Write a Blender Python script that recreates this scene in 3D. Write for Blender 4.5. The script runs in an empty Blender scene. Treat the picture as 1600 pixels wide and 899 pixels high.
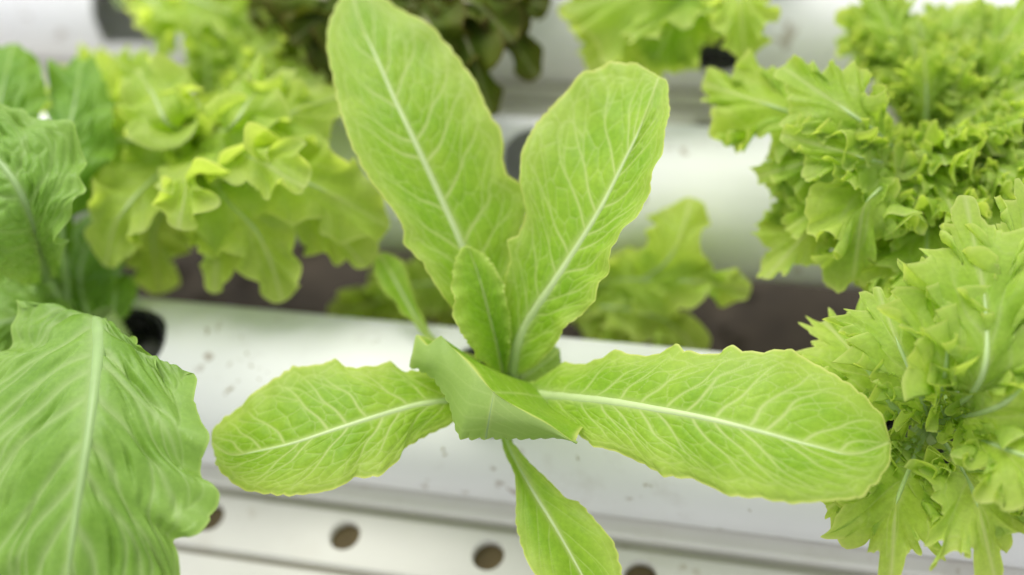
import bpy, bmesh, math, random
import numpy as np
from mathutils import Vector, Matrix
SC = bpy.context.scene
COL = SC.collection
rad = math.radians

# ------------------------------------------------------------------ camera
FPX = 1778.0                                   # focal length in photo pixels (1600 wide)
TAU = rad(38.0)
R_PIPE = 0.0475
YOFF = 0.0117                                  # the pipes are rolled a little, so the holes sit off the crest
PITCH = 0.17                                   # distance between the grow pipes
xc = np.array([.972, -.0825, .219]); xc /= np.linalg.norm(xc)
_c, _s = math.cos(TAU), math.sin(TAU)
def _zsolve():
    b = _s
    for _ in range(60):
        a = -(xc[1]*b + xc[2]*_c)/xc[0]
        b = math.sqrt(max(_s*_s - a*a, 0))
    return np.array([a, b, _c])
zc = _zsolve(); zc /= np.linalg.norm(zc)
yc = np.cross(zc, xc)
CM = np.array([xc, yc, zc])                    # camera axes -> world
D0 = 0.60
CAM = np.array([0, 0, R_PIPE]) - CM @ np.array([(765-800)/FPX*D0, -(608-449.5)/FPX*D0, -D0])
def P(px, py, z):                              # where the sight line of a photo pixel meets height z
    d = CM @ np.array([(px-800)/FPX, -(py-449.5)/FPX, -1.0])
    return CAM + d*((z-CAM[2])/d[2])
cd = bpy.data.cameras.new('camera'); cam = bpy.data.objects.new('camera', cd); COL.objects.link(cam)
SC.camera = cam
cam.matrix_world = Matrix.Translation(Vector(CAM)) @ Matrix([list(r) for r in CM]).to_4x4()
cd.sensor_width = 36; cd.lens = FPX/1600*36
cd.clip_start = 0.01; cd.clip_end = 50
cd.dof.use_dof = True; cd.dof.focus_distance = 0.515; cd.dof.aperture_fstop = 2.25

# ------------------------------------------------------------------ light
SUN_EL, SUN_AZ = rad(62), rad(-35)
w = bpy.data.worlds.new("World"); SC.world = w; w.use_nodes = True
nt = w.node_tree; nt.nodes.clear()
sky = nt.nodes.new('ShaderNodeTexSky'); sky.sky_type = 'NISHITA'; sky.sun_disc = False
sky.sun_elevation = SUN_EL; sky.sun_rotation = SUN_AZ
hs = nt.nodes.new('ShaderNodeHueSaturation'); hs.inputs['Saturation'].default_value = 0.12
bg = nt.nodes.new('ShaderNodeBackground'); bg.inputs['Strength'].default_value = 0.15
wo = nt.nodes.new('ShaderNodeOutputWorld')
nt.links.new(sky.outputs[0], hs.inputs['Color']); nt.links.new(hs.outputs[0], bg.inputs[0]); nt.links.new(bg.outputs[0], wo.inputs[0])
sd = bpy.data.lights.new('sun', 'SUN'); sd.energy = 1.4; sd.angle = rad(40); sd.color = (1, .97, .92)
sun = bpy.data.objects.new('sun', sd); COL.objects.link(sun)
sv = Vector((math.sin(SUN_AZ)*math.cos(SUN_EL), math.cos(SUN_AZ)*math.cos(SUN_EL), math.sin(SUN_EL)))
sun.rotation_euler = sv.to_track_quat('Z', 'Y').to_euler(); sun.location = (0, 0, 3)
SC.view_settings.view_transform = 'Standard'; SC.view_settings.look = 'None'
SC.view_settings.exposure = 0.78; SC.view_settings.gamma = 1.0
SC.view_settings.use_curve_mapping = False
SC.render.engine = 'CYCLES'
SC.cycles.max_bounces = 14; SC.cycles.transmission_bounces = 8; SC.cycles.diffuse_bounces = 8
try: SC.cycles.use_denoising = True
except Exception: pass

# ------------------------------------------------------------------ materials
def newmat(name):
    m = bpy.data.materials.new(name); m.use_nodes = True
    m.node_tree.nodes.clear(); return m, m.node_tree
def N(nt, t, **kw):
    n = nt.nodes.new(t)
    for k, v in kw.items():
        if k in n.inputs: n.inputs[k].default_value = v
        else: setattr(n, k, v)
    return n
def noise(nt, scale, detail=3, rough=.55):
    tc = nt.nodes.new('ShaderNodeTexCoord')
    n = nt.nodes.new('ShaderNodeTexNoise'); n.inputs['Scale'].default_value = scale
    n.inputs['Detail'].default_value = detail; n.inputs['Roughness'].default_value = rough
    nt.links.new(tc.outputs['Object'], n.inputs['Vector']); return n
def ramp(nt, src, stops):
    r = nt.nodes.new('ShaderNodeValToRGB'); e = r.color_ramp.elements
    while len(e) < len(stops): e.new(.5)
    for i, (p, c) in enumerate(stops): e[i].position = p; e[i].color = (*c, 1)
    nt.links.new(src, r.inputs[0]); return r
def mixc(nt, fac, a, b, mode='MIX'):
    m = nt.nodes.new('ShaderNodeMix'); m.data_type = 'RGBA'; m.blend_type = mode
    for sock, v in ((m.inputs[0], fac), (m.inputs[6], a), (m.inputs[7], b)):
        if hasattr(v, 'is_linked'): nt.links.new(v, sock)
        elif isinstance(v, (tuple, list)): sock.default_value = (*v, 1)
        else: sock.default_value = v
    return m.outputs[2]
def attr(nt, name):
    a = nt.nodes.new('ShaderNodeAttribute'); a.attribute_name = name; return a.outputs['Fac']

def leaf_mat(name, base, dark, vein, edge, trans=.38, rough=.42, under=None, spec=.3):
    m, nt = newmat(name)
    n1 = noise(nt, 38, 4); r1 = ramp(nt, n1.outputs[0], [(.32, (0, 0, 0)), (.68, (1, 1, 1))])
    col = mixc(nt, r1.outputs[0], dark, base)
    n2 = noise(nt, 420, 3, .6); r2 = ramp(nt, n2.outputs[0], [(.35, (.88, .9, .86)), (.7, (1.06, 1.05, 1.08))])
    col = mixc(nt, 1.0, col, r2.outputs[0], 'MULTIPLY')
    col = mixc(nt, attr(nt, 'edge'), col, edge)
    if under: col = mixc(nt, attr(nt, 'under'), col, under)
    col = mixc(nt, attr(nt, 'vein'), col, vein)
    bs = N(nt, 'ShaderNodeBsdfPrincipled', Roughness=rough); bs.inputs['Specular IOR Level'].default_value = spec
    nt.links.new(col, bs.inputs['Base Color'])
    b = nt.nodes.new('ShaderNodeBump'); b.inputs['Strength'].default_value = .25; b.inputs['Distance'].default_value = .0006
    n3 = noise(nt, 900, 3); nt.links.new(n3.outputs[0], b.inputs['Height']); nt.links.new(b.outputs[0], bs.inputs['Normal'])
    tr = nt.nodes.new('ShaderNodeBsdfTranslucent')
    tcol = mixc(nt, 1.0, col, (1.12, 1.08, .55), 'MULTIPLY'); nt.links.new(tcol, tr.inputs['Color'])
    mx = nt.nodes.new('ShaderNodeMixShader'); mx.inputs[0].default_value = trans
    nt.links.new(bs.outputs[0], mx.inputs[1]); nt.links.new(tr.outputs[0], mx.inputs[2])
    o = nt.nodes.new('ShaderNodeOutputMaterial'); nt.links.new(mx.outputs[0], o.inputs[0]); return m
def rib_mat(name, c, trans=.15):
    m, nt = newmat(name)
    n1 = noise(nt, 120, 3); col = mixc(nt, n1.outputs[0], tuple(x*.86 for x in c), tuple(min(1, x*1.1) for x in c))
    bs = N(nt, 'ShaderNodeBsdfPrincipled', Roughness=.4); nt.links.new(col, bs.inputs['Base Color'])
    tr = nt.nodes.new('ShaderNodeBsdfTranslucent'); nt.links.new(col, tr.inputs['Color'])
    mx = nt.nodes.new('ShaderNodeMixShader'); mx.inputs[0].default_value = trans
    nt.links.new(bs.outputs[0], mx.inputs[1]); nt.links.new(tr.outputs[0], mx.inputs[2])
    o = nt.nodes.new('ShaderNodeOutputMaterial'); nt.links.new(mx.outputs[0], o.inputs[0]); return m
def pvc_mat(name, c, dirt, rough=.55, stain=.5):
    m, nt = newmat(name)
    n1 = noise(nt, 9, 5, .6); r1 = ramp(nt, n1.outputs[0], [(.4, (0, 0, 0)), (.75, (stain, stain, stain))])
    col = mixc(nt, r1.outputs[0], c, tuple(x*.86 for x in c))
    n2 = noise(nt, 75, 3, .5); r2 = ramp(nt, n2.outputs[0], [(.66, (0, 0, 0)), (.70, (1, 1, 1))])
    n4 = noise(nt, 12, 2, .5); r4 = ramp(nt, n4.outputs[0], [(.46, (0, 0, 0)), (.58, (.7, .7, .7))])
    f = mixc(nt, 1.0, r2.outputs[0], r4.outputs[0], 'MULTIPLY')
    n5 = noise(nt, 26, 5, .65); r5 = ramp(nt, n5.outputs[0], [(.58, (0, 0, 0)), (.74, (.42, .42, .42))])
    col = mixc(nt, r5.outputs[0], col, tuple(.5*(x+y) for x, y in zip(c, dirt)))
    col = mixc(nt, f, col, dirt)
    bs = N(nt, 'ShaderNodeBsdfPrincipled', Roughness=rough); nt.links.new(col, bs.inputs['Base Color'])
    b = nt.nodes.new('ShaderNodeBump'); b.inputs['Strength'].default_value = .12; b.inputs['Distance'].default_value = .001
    n3 = noise(nt, 160, 4); nt.links.new(n3.outputs[0], b.inputs['Height']); nt.links.new(b.outputs[0], bs.inputs['Normal'])
    o = nt.nodes.new('ShaderNodeOutputMaterial'); nt.links.new(bs.outputs[0], o.inputs[0]); return m
def plain_mat(name, c, rough=.5, sc=60, var=.25):
    m, nt = newmat(name)
    n1 = noise(nt, sc, 5, .6); r = ramp(nt, n1.outputs[0], [(.3, tuple(x*(1-var) for x in c)), (.7, tuple(x*(1+var) for x in c))])
    bs = N(nt, 'ShaderNodeBsdfPrincipled', Roughness=rough); nt.links.new(r.outputs[0], bs.inputs['Base Color'])
    b = nt.nodes.new('ShaderNodeBump'); b.inputs['Strength'].default_value = .4; b.inputs['Distance'].default_value = .002
    nt.links.new(n1.outputs[0], b.inputs['Height']); nt.links.new(b.outputs[0], bs.inputs['Normal'])
    o = nt.nodes.new('ShaderNodeOutputMaterial'); nt.links.new(bs.outputs[0], o.inputs[0]); return m

M_HERO = leaf_mat('romaine_leaf', (.37, .575, .055), (.255, .475, .026), (.62, .72, .29), (.63, .71, .20), .44, .42, under=(.36, .50, .15))
M_HRIB = rib_mat('romaine_rib', (.55, .68, .30))
M_GREEN = leaf_mat('green_leaf', (.27, .46, .085), (.185, .36, .038), (.44, .58, .24), (.37, .54, .13), .34, .4)
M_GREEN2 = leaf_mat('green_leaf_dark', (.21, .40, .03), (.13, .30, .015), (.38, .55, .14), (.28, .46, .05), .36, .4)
M_GRIB = rib_mat('green_rib', (.32, .48, .16))
M_OAK = leaf_mat('oak_leaf', (.62, .77, .17), (.48, .67, .08), (.70, .79, .36), (.72, .81, .31), .62, .45)
M_ORIB = rib_mat('oak_rib', (.46, .60, .22))
M_FRILL = leaf_mat('frilly_leaf', (.56, .73, .14), (.40, .61, .06), (.68, .77, .34), (.69, .78, .27), .62, .45)
M_FRIB = rib_mat('frilly_rib', (.46, .62, .24))
M_RED = leaf_mat('dark_leaf', (.115, .17, .012), (.05, .085, .007), (.25, .28, .12), (.13, .10, .03), .30, .6, spec=.12)
M_RRIB = rib_mat('dark_rib', (.38, .36, .22))
M_PIPE = pvc_mat('white_pvc', (.86, .86, .86), (.34, .27, .20))
M_RAIL = pvc_mat('warm_white_plastic', (.72, .70, .65), (.42, .36, .27), .5, .6)
M_BLACK = plain_mat('black_plastic', (.014, .015, .014), .45, 80, .3)
M_SOIL = plain_mat('brown_soil', (.058, .046, .030), .95, 22, .45)
M_STRIP = plain_mat('backing_brown', (.13, .095, .045), .8, 40, .3)  # lit-soil brown, for the strip added behind the rail holes
M_STEEL = plain_mat('grey_steel', (.35, .35, .34), .5, 30, .1)
M_STEM = rib_mat('stem_green', (.42, .56, .20))

# ------------------------------------------------------------------ helpers
def empty(name, loc, label, cat, group=None):
    o = bpy.data.objects.new(name, None); COL.objects.link(o); o.location = Vector(loc)
    o.empty_display_size = .02; o['label'] = label; o['category'] = cat
    if group: o['group'] = group
    return o
def tag(o, label=None, cat=None, group=None, kind=None):
    for k, v in (('label', label), ('category', cat), ('group', group), ('kind', kind)):
        if v: o[k] = v
    return o
def root_of(o):
    p = Vector((0, 0, 0))
    while o: p += o.location; o = o.parent
    return p
def mesh_obj(name, V, F, mat, parent=None, attrs=None, smooth=True):
    V = np.asarray(V, dtype=np.float64)
    if parent is not None:
        V = V - np.array(root_of(parent))
    me = bpy.data.meshes.new(name)
    F = np.asarray(F, dtype=np.int32) if not isinstance(F, list) else F
    if isinstance(F, np.ndarray):
        n = len(F); k = F.shape[1]
        me.vertices.add(len(V)); me.vertices.foreach_set('co', V.astype(np.float32).ravel())
        me.loops.add(n*k); me.loops.foreach_set('vertex_index', F.ravel())
        me.polygons.add(n); me.polygons.foreach_set('loop_start', np.arange(0, n*k, k, dtype=np.int32))
        try: me.polygons.foreach_set('loop_total', np.full(n, k, dtype=np.int32))
        except Exception: pass
        me.update(calc_edges=True); me.validate()
    else:
        me.from_pydata([tuple(v) for v in V], [], F); me.update()
    me.polygons.foreach_set('use_smooth', np.full(len(me.polygons), smooth))
    if attrs and len(me.vertices) == len(V):
        for k_, a in attrs.items():
            at = me.attributes.new(k_, 'FLOAT', 'POINT'); at.data.foreach_set('value', np.asarray(a, dtype=np.float32).ravel())
    me.materials.append(mat)
    o = bpy.data.objects.new(name, me); COL.objects.link(o)
    if parent is not None: o.parent = parent
    return o
def gridfaces(nu, nv, off=0, closed=False):
    i = np.arange(nu-1)[:, None]; j = np.arange(nv if closed else nv-1)[None, :]
    j2 = (j+1) % nv
    a = i*nv+j; b = i*nv+j2; c = (i+1)*nv+j2; d = (i+1)*nv+j
    return np.stack([a, b, c, d], -1).reshape(-1, 4)+off
def spline(pts, n=400, tens=.5):
    """centripetal-ish Catmull-Rom through pts, resampled by arc length"""
    p = np.asarray(pts, float)
    if len(p) == 2: p = np.array([p[0], (p[0]+p[1])/2, p[1]])
    q = np.vstack([2*p[0]-p[1], p, 2*p[-1]-p[-2]])
    out = []
    m = 24
    for i in range(1, len(q)-2):
        t = np.linspace(0, 1, m, endpoint=False)[:, None]
        a, b, c, d = q[i-1], q[i], q[i+1], q[i+2]
        m1, m2 = tens*(c-a), tens*(d-b); out.append((2*t**3-3*t*t+1)*b+(t**3-2*t*t+t)*m1+(3*t*t-2*t**3)*c+(t**3-t*t)*m2)
    out.append(q[-2][None]); c = np.vstack(out)
    return resample(c, n)
def resample(c, n):
    L = np.concatenate([[0], np.cumsum(np.linalg.norm(np.diff(c, axis=0), axis=1))])
    u = np.linspace(0, L[-1], n)
    return np.stack([np.interp(u, L, c[:, k]) for k in range(c.shape[1])], -1)
def at(c, u):
    x = np.clip(u, 0, 1)*(len(c)-1)
    return np.stack([np.interp(x, np.arange(len(c)), c[:, k]) for k in range(c.shape[1])], -1)
def tube(path, radii, n=10, flat=1.0, up=(0, 0, 1)):
    p = np.asarray(path); T = np.gradient(p, axis=0); T /= np.linalg.norm(T, axis=1)[:, None]+1e-9
    up = np.broadcast_to(np.asarray(up, float), p.shape)
    S = np.cross(T, up); S /= np.linalg.norm(S, axis=1)[:, None]+1e-9; Nn = np.cross(S, T)
    a = np.linspace(0, 2*np.pi, n, endpoint=False)
    r = np.asarray(radii)[:, None, None]
    V = p[:, None]+r*(np.cos(a)[None, :, None]*S[:, None]+flat*np.sin(a)[None, :, None]*Nn[:, None])
    return V.reshape(-1, 3), gridfaces(len(p), n, 0, True)
def surf_normals(G):
    du = np.gradient(G, axis=0); dv = np.gradient(G, axis=1)
    n = np.cross(du, dv); l = np.linalg.norm(n, axis=2)[..., None]
    n = n/np.maximum(l, 1e-12)
    for _ in range(3):
        n2 = n.copy(); n2[1:-1] = (n[:-2]+n[1:-1]*2+n[2:])/4; n = n2/np.maximum(np.linalg.norm(n2, axis=2)[..., None], 1e-9)
    return n
def fit_smooth(x, a, b):
    t = np.clip((x-a)/(b-a), 0, 1); return t*t*(3-2*t)

def vein_field(U, S, rng, nsec=9, slant=.10, curve=.05, wid=.006, third=True, asym=.5):
    """U along leaf 0..1, S 0..1 from midrib to margin.  returns (vein 0..1, bulge 0..1)"""
    vein = np.zeros_like(U); near = np.full_like(U, 9.0)
    us = np.linspace(.06, .93, nsec)+rng.uniform(-.3, .3, nsec)*.87/nsec
    seg = []
    Sc = S
    for k, u0 in enumerate(us):
        sl = slant*(1.15-.55*u0)+rng.uniform(-.02, .02)
        sm = rng.uniform(.74, .92)
        wob = rng.uniform(0, 6.28)
        uc = u0+sl*Sc+curve*Sc**2.2+.005*np.sin(Sc*11+wob)+.0025*np.abs(((Sc*7+wob) % 2)-1)
        d = np.abs(U-uc)
        wk = wid*(1-.62*np.minimum(Sc/sm, 1))
        on = 1-fit_smooth(Sc, sm-.1, sm+.03)
        vein = np.maximum(vein, on*.75*np.exp(-(d/wk)**2)*(1-.4*Sc)); near = np.minimum(near, np.where(Sc < sm+.02, d, 9)/ .05)
        sf = rng.uniform(.3, .5); uf = uc+(Sc-sf)*rng.uniform(.10, .16); df = np.abs(U-uf); onf = on*(Sc > sf)
        vein = np.maximum(vein, onf*.5*np.exp(-(df/(wk*.8))**2)); near = np.minimum(near, np.where((Sc > sf) & (Sc < sm), df, 9)/.05)
        # arch towards the next vein
        if k < nsec-1:
            gap = us[k+1]-u0
            s0 = sm-.02; ua = u0+sl*s0+curve*s0**2.2
            x = (U-ua)/(gap*1.0)
            sa = s0+.06*np.sin(np.clip(x, 0, 1)*np.pi)
            d2 = np.abs(Sc-sa); on2 = (x > -.03) & (x < 1.03)
            vein = np.maximum(vein, np.where(on2, .30*np.exp(-(d2/.013)**2), 0)); near = np.minimum(near, np.where(on2, d2/.22, 9))
    if third:
        # reticulation: cell edges of a jittered lattice that follows the slanted veins
        nc, mr = int(nsec*1.6), 5
        A = (U-slant*.5*S-curve*S**2.2)*nc*1.05; B = S*mr
        f1 = np.full(U.shape, 9.); f2 = np.full(U.shape, 9.)
        J = rng.uniform(-.34, .34, (nc+12, mr+6, 2))
        ia, ib = np.floor(A).astype(int), np.floor(B).astype(int)
        for da in (-1, 0, 1):
            for db in (-1, 0, 1):
                ca, cb = ia+da, ib+db
                j = J[np.clip(ca+6, 0, nc+11), np.clip(cb+2, 0, mr+5)]
                d = np.hypot(A-(ca+.5+j[..., 0]), (B-(cb+.5+j[..., 1]))*.95)
                f2 = np.where(d < f1, f1, np.minimum(f2, d)); f1 = np.minimum(f1, d)
        e = f2-f1
        vein = np.maximum(vein, .36*np.exp(-(e/.055)**2)*(1-fit_smooth(S, .9, 1.0)))
        near = np.minimum(near, e*1.3+.12)
    return vein, 1-np.exp(-near*1.6)

def build_leaf(parent, M, L, R, mat, ribmat, rng, nu=220, ns=60, midend=.87, bow=.0, pucker=.0012, ruff=((0, 5),), ruffpow=1.6,
               nsec=9, slant=.10, curve=.05, vwid=.006, third=True, rib=(.0035, .0008), ribend=.96, edgew=.06, teeth=(.0, 30),
               veinamp=1.0, label=None, facing=None, under=0.0, holes=0, side_shift=0.0, name='leaf', roll_edge=0.0, ribsink=.55, ripple_s=1.2, tens=.26, blister=(0, 0)):
    """M, L, R world-space polylines from base to tip; L and R end at the tip"""
    M = spline(M); L = spline(L, 800, tens) if len(L) < 100 else L; R = spline(R, 800, tens) if len(R) < 100 else R
    u = np.linspace(0, 1, nu); u = 1-(1-u)**1.15
    g = midend*(1-(1-u)**1.0)
    Mu = at(M, g*1.0)
    halves = []
    s = np.linspace(0, 1, ns)
    tipdir = None
    V = np.zeros((nu, 2*ns-1, 3)); S = np.zeros((nu, 2*ns-1)); SG = np.zeros((nu, 2*ns-1))
    for side, E in ((-1, L), (1, R)):
        Eu = at(E, u)
        if len(E) == 900:                      # jagged outlines: only the outer part of the blade follows the teeth
            k = 45; Es = np.pad(E, ((k, k), (0, 0)), mode='edge'); wk = np.hanning(2*k+1); wk /= wk.sum()
            Es = np.stack([np.convolve(Es[:, c], wk, 'valid') for c in range(3)], -1)
            f = fit_smooth(np.arange(900), 860, 899)[:, None]; Es = Es*(1-f)+E*f
            Esu = at(Es, u)
        else: Esu = Eu
        G = Mu[:, None]*(1-s)[None, :, None]+Esu[:, None]*s[None, :, None]+(Eu-Esu)[:, None]*(fit_smooth(s, .35, 1)*s)[None, :, None]
        if side < 0:
            V[:, :ns] = G[:, ::-1]; S[:, :ns] = s[::-1][None]; SG[:, :ns] = -1
        else:
            V[:, ns-1:] = G; S[:, ns-1:] = s[None]; SG[:, ns-1:] = 1
    U = np.repeat(u[:, None], 2*ns-1, 1)
    Nn = surf_normals(V)
    ref = (CAM - V.mean((0, 1))) if facing is None else np.asarray(facing, float)
    if (Nn.mean((0, 1)) @ ref) < 0: Nn = -Nn
    width = np.linalg.norm(at(L, u)-at(R, u), axis=1)[:, None]
    wloc = np.minimum(1, width/ (width.max()*.5))
    vl, bl = vein_field(U, S, rng, nsec, slant, curve, vwid, third)
    vr, br = vein_field(U, S, rng, nsec, slant*rng.uniform(.9, 1.1), curve, vwid, third)
    vein = np.where(SG < 0, vl, vr); bulge = np.where(SG < 0, bl, br)
    midv = np.exp(-(S*width/2/ (np.interp(u, [0, 1], [rib[0]*1.0, rib[1]*1.2])[:, None]))**2)
    vein = np.clip(np.maximum(vein*veinamp, midv*.8), 0, 1)
    h = pucker*bulge*(1-.5*S)*wloc*fit_smooth(S, .02, .14)
    h = h + bow*np.sin(S*np.pi)*width + roll_edge*fit_smooth(S, .88, 1)*(-1)
    for _ in range(blister[0]):
        sg = rng.choice([-1, 1]); u0, s0 = rng.uniform(.04, .88), rng.uniform(.10, .9)
        A = U-u0-(slant+.12)*(S-s0); B = S-s0
        lw, ln = rng.uniform(.006, .013), rng.uniform(.04, .11)
        h = h-blister[1]*rng.uniform(.4, 1)*np.exp(-(A/lw)**2-(B/ln)**2)*(SG == sg)
    # ruffles of the margin
    for k, (amp, fr) in enumerate(ruff):
        ph = rng.uniform(0, 6.28, 2); ph2 = rng.uniform(0, 6.28, 2)
        pp = np.where(SG < 0, ph[0], ph[1]); p2 = np.where(SG < 0, ph2[0], ph2[1])
        warp = .12*np.sin(2*np.pi*U*2.3+p2)
        wav = np.sin(2*np.pi*fr*(U+warp/fr*2)+pp+ripple_s*S*3)
        h = h + amp*wav*(S**(ruffpow*(1+.35*k)))*wloc*(1+.35*np.sin(2*np.pi*U*1.7+p2))
    V2 = V+Nn*h[..., None]
    # in-plane wobble of the margin (teeth)
    if teeth[0] > 0:
        out = np.zeros_like(V)
        out[:, ns:] = V[:, ns:]-V[:, ns-1:ns]; out[:, :ns-1] = V[:, :ns-1]-V[:, ns-1:ns]
        out /= np.linalg.norm(out, axis=2)[..., None]+1e-9
        ph = rng.uniform(0, 1)
        x = U*teeth[1]+ph+.35*np.sin(U*17+ph*9)
        tri = np.abs((x % 1)-.35)/.65
        V2 = V2+out*((.5-tri)*teeth[0]*fit_smooth(S, .75, 1)*(.6+.4*np.sin(U*31+ph*20)))[..., None]
    edge = np.clip(fit_smooth(S, 1-edgew, 1)*.8, 0, 1)+.32*fit_smooth(S, .45, 1)
    vein *= 1-.3*fit_smooth(S, .9, 1)
    F = gridfaces(nu, 2*ns-1)
    if holes:
        cent = V2.reshape(-1, 3)[F].mean(1); keep = np.ones(len(F), bool)
        Uf = U.ravel()[F].mean(1); Sf = (S*SG).ravel()[F].mean(1)
        for _ in range(holes):
            i = rng.integers(len(F))
            if abs(Sf[i]) < .35 or abs(Sf[i]) > .9: continue
            keep &= np.linalg.norm((cent-cent[i])*np.array([1, 1.2, 1]), axis=1) > rng.uniform(.0008, .0024)
        F = F[keep]
    o = mesh_obj(name, V2.reshape(-1, 3), F, mat, parent,
                 {'vein': vein.ravel(), 'edge': np.clip(edge, 0, 1).ravel(), 'under': np.full(V2.shape[0]*V2.shape[1], under)})
    if label: o['label'] = label
    # midrib: a low tapering ridge that rides on the blade
    if ribmat is not None and rib[0] > 0:
        n = 60
        uu = np.linspace(0, ribend, n)
        c = at(V2[:, ns-1], uu**1.0); nn = at(Nn[:, ns-1], uu)
        nn /= np.linalg.norm(nn, axis=1)[:, None]
        rr = rib[1]+(rib[0]-rib[1])*(1-uu/ribend)**1.25
        rr[-6:] *= np.linspace(1, .15, 6)
        VV, FF = tube(c-nn*(rr*ribsink)[:, None], rr, 12, .85, nn)
        mesh_obj('midrib', VV, FF, ribmat, o)
    return o

def px_leaf(parent, mid, left, right, lift=(.0, .0, .0), liftR=None, **kw):
    """midrib (px, py, z); margins (px, py[, z]) given from base to tip; missing z = midrib height at the same fraction + lift"""
    Mp = np.array([P(*p) for p in mid]); mz = np.array([p[2] for p in mid])
    mt = np.concatenate([[0], np.cumsum(np.hypot(*np.diff(np.array([p[:2] for p in mid]), axis=0).T))]); mt /= mt[-1]
    def edge(pts, lf):
        q = np.array([p[:2] for p in pts], float)
        t = np.concatenate([[0], np.cumsum(np.hypot(*np.diff(q, axis=0).T))]); t /= t[-1]
        out = []
        for i, p in enumerate(pts):
            z = p[2] if len(p) > 2 else np.interp(t[i], mt, mz)+np.interp(t[i], np.linspace(0, 1, len(lf)), lf)
            out.append(P(p[0], p[1], z))
        return np.array(out)
    L = edge(left, lift); R = edge(right, liftR or lift)
    return build_leaf(parent, Mp, L, R, **kw)

def auto_leaf(parent, M, W, env, mod, side_hint, rng, cup=.0, **kw):
    """leaf from a midrib polyline in the world, a half width, an outline env(t) and a margin shape mod(arc, side)"""
    Mc = spline(M, 200); T = np.gradient(Mc, axis=0); T /= np.linalg.norm(T, axis=1)[:, None]
    Ln = np.linalg.norm(np.diff(Mc, axis=0), axis=1).sum()
    hint = np.asarray(side_hint, float)
    Sd = np.cross(T, np.broadcast_to(hint, T.shape)); Sd /= np.linalg.norm(Sd, axis=1)[:, None]+1e-9
    Nn = np.cross(Sd, T)
    t = np.linspace(0, 1, 900); te = np.sin(t*np.pi/2)
    o2 = resample(np.stack([np.maximum(W*env(te), .0012), te*Ln], -1), 900); o2[-1, 0] = 0
    tg = np.gradient(o2, axis=0); tg /= np.linalg.norm(tg, axis=1)[:, None]+1e-9
    for _ in range(12): tg[1:-1] = (tg[:-2]+2*tg[1:-1]+tg[2:])/4
    nr = np.stack([tg[:, 1], -tg[:, 0]], -1); nr[-1] = (0, 1)
    a = np.linspace(0, 1, 900)
    tipd = None
    def edge(sg):
        nonlocal tipd
        d = W*mod(a, sg)*np.minimum(1, o2[:, 0].max()*0+fit_smooth(a, .12, .35))
        if tipd is None: tipd = d[-1]
        d = d+(tipd-d[-1])*fit_smooth(a, .93, 1)
        q = o2+nr*d[:, None]; q[-1, 0] = 0
        y = q[:, 1]/Ln; yy = np.clip(y, 0, 1)
        Mt, St, Nt, Tt = at(Mc, yy), at(Sd, yy), at(Nn, yy), at(T, yy)
        return Mt+sg*St*np.maximum(q[:, 0], 0)[:, None]+Tt*((y-yy)*Ln)[:, None]+Nt*(cup*q[:, 0])[:, None]
    L, R = edge(-1), edge(1)
    return build_leaf(parent, M, L, R, rng=rng, **kw)

# leaf outlines
def env_oval(t): return np.sqrt(np.clip(1-t**4, 0, 1))*(.12+.88*np.sin(np.clip(t, 0, 1)**.9*np.pi*.62+.08))
def env_fan(t): return np.clip(1-t**6, 0, 1)**.5*(.07+.93*fit_smooth(t, .22, .85))
def env_stalk(t): return np.clip(1-t**6, 0, 1)**.5*(.05+.95*fit_smooth(t, .36, .88))
def env_spoon(t): return np.sqrt(np.clip(1-t**5, 0, 1))*(.09+.91*fit_smooth(t, .15, .75))
def mod_lobed(rng, n=4, depth=.5):
    p = rng.uniform(0, 1, 4); n = n*.75
    def f(a, sg):
        x = (a-1)*n+.5+.10*(1-a)*np.sin(a*13+p[2 if sg < 0 else 3]*6)
        return depth*(np.abs(np.sin(np.pi*x))**.4-.72)+.05*np.sin(a*34+sg+p[3]*6)+.03*np.sin(a*71+sg)
    return f
def mod_frilly(rng, amp=.3, spiky=0):
    amp = amp*1.5
    p = rng.uniform(0, 1, 12)
    def pk(x, sh, c=.5): x = x % 1; return np.clip(1-np.abs(x-c)/np.where(x < c, c, 1-c), 0, 1)**sh
    def f(a, sg):
        k = 0 if sg < 0 else 6
        x = a+.03*np.sin(8*a+p[k]*6)+.006*np.sin(41*a+p[k+4]*6)
        big = pk(x*6.2+p[k], .8, .6); md = pk(x*19+p[k+1], 1.3, .6); sm = pk(x*43+p[k+2], 1.2, .6)
        return amp*((1.15-.1*spiky)*(big-.5)+(.75+.45*spiky)*md*(.4+.6*big)+.22*sm)
    return f

def arc_mid(base, az, length, e0, e1, n=9, twist=0.0):
    """midrib polyline starting at base, azimuth az, elevation going from e0 to e1 (radians)"""
    p = np.array(base, float); out = [p.copy()]
    for i in range(n):
        f = (i+.5)/n; e = e0+(e1-e0)*f; a = az+twist*f
        p = p+length/n*np.array([math.cos(a)*math.cos(e), math.sin(a)*math.cos(e), math.sin(e)]); out.append(p.copy())
    return np.array(out)

def stem(parent, base, top, r=.006, mat=None):
    pts = spline([base, (np.array(base)+np.array(top))/2+np.array([.001, 0, 0]), top], 14)
    V, F = tube(pts, np.linspace(r*1.15, r*.8, 14), 12, 1, (0, 1, .1))
    return mesh_obj('stem', V, F, mat or M_STEM, parent)

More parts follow.
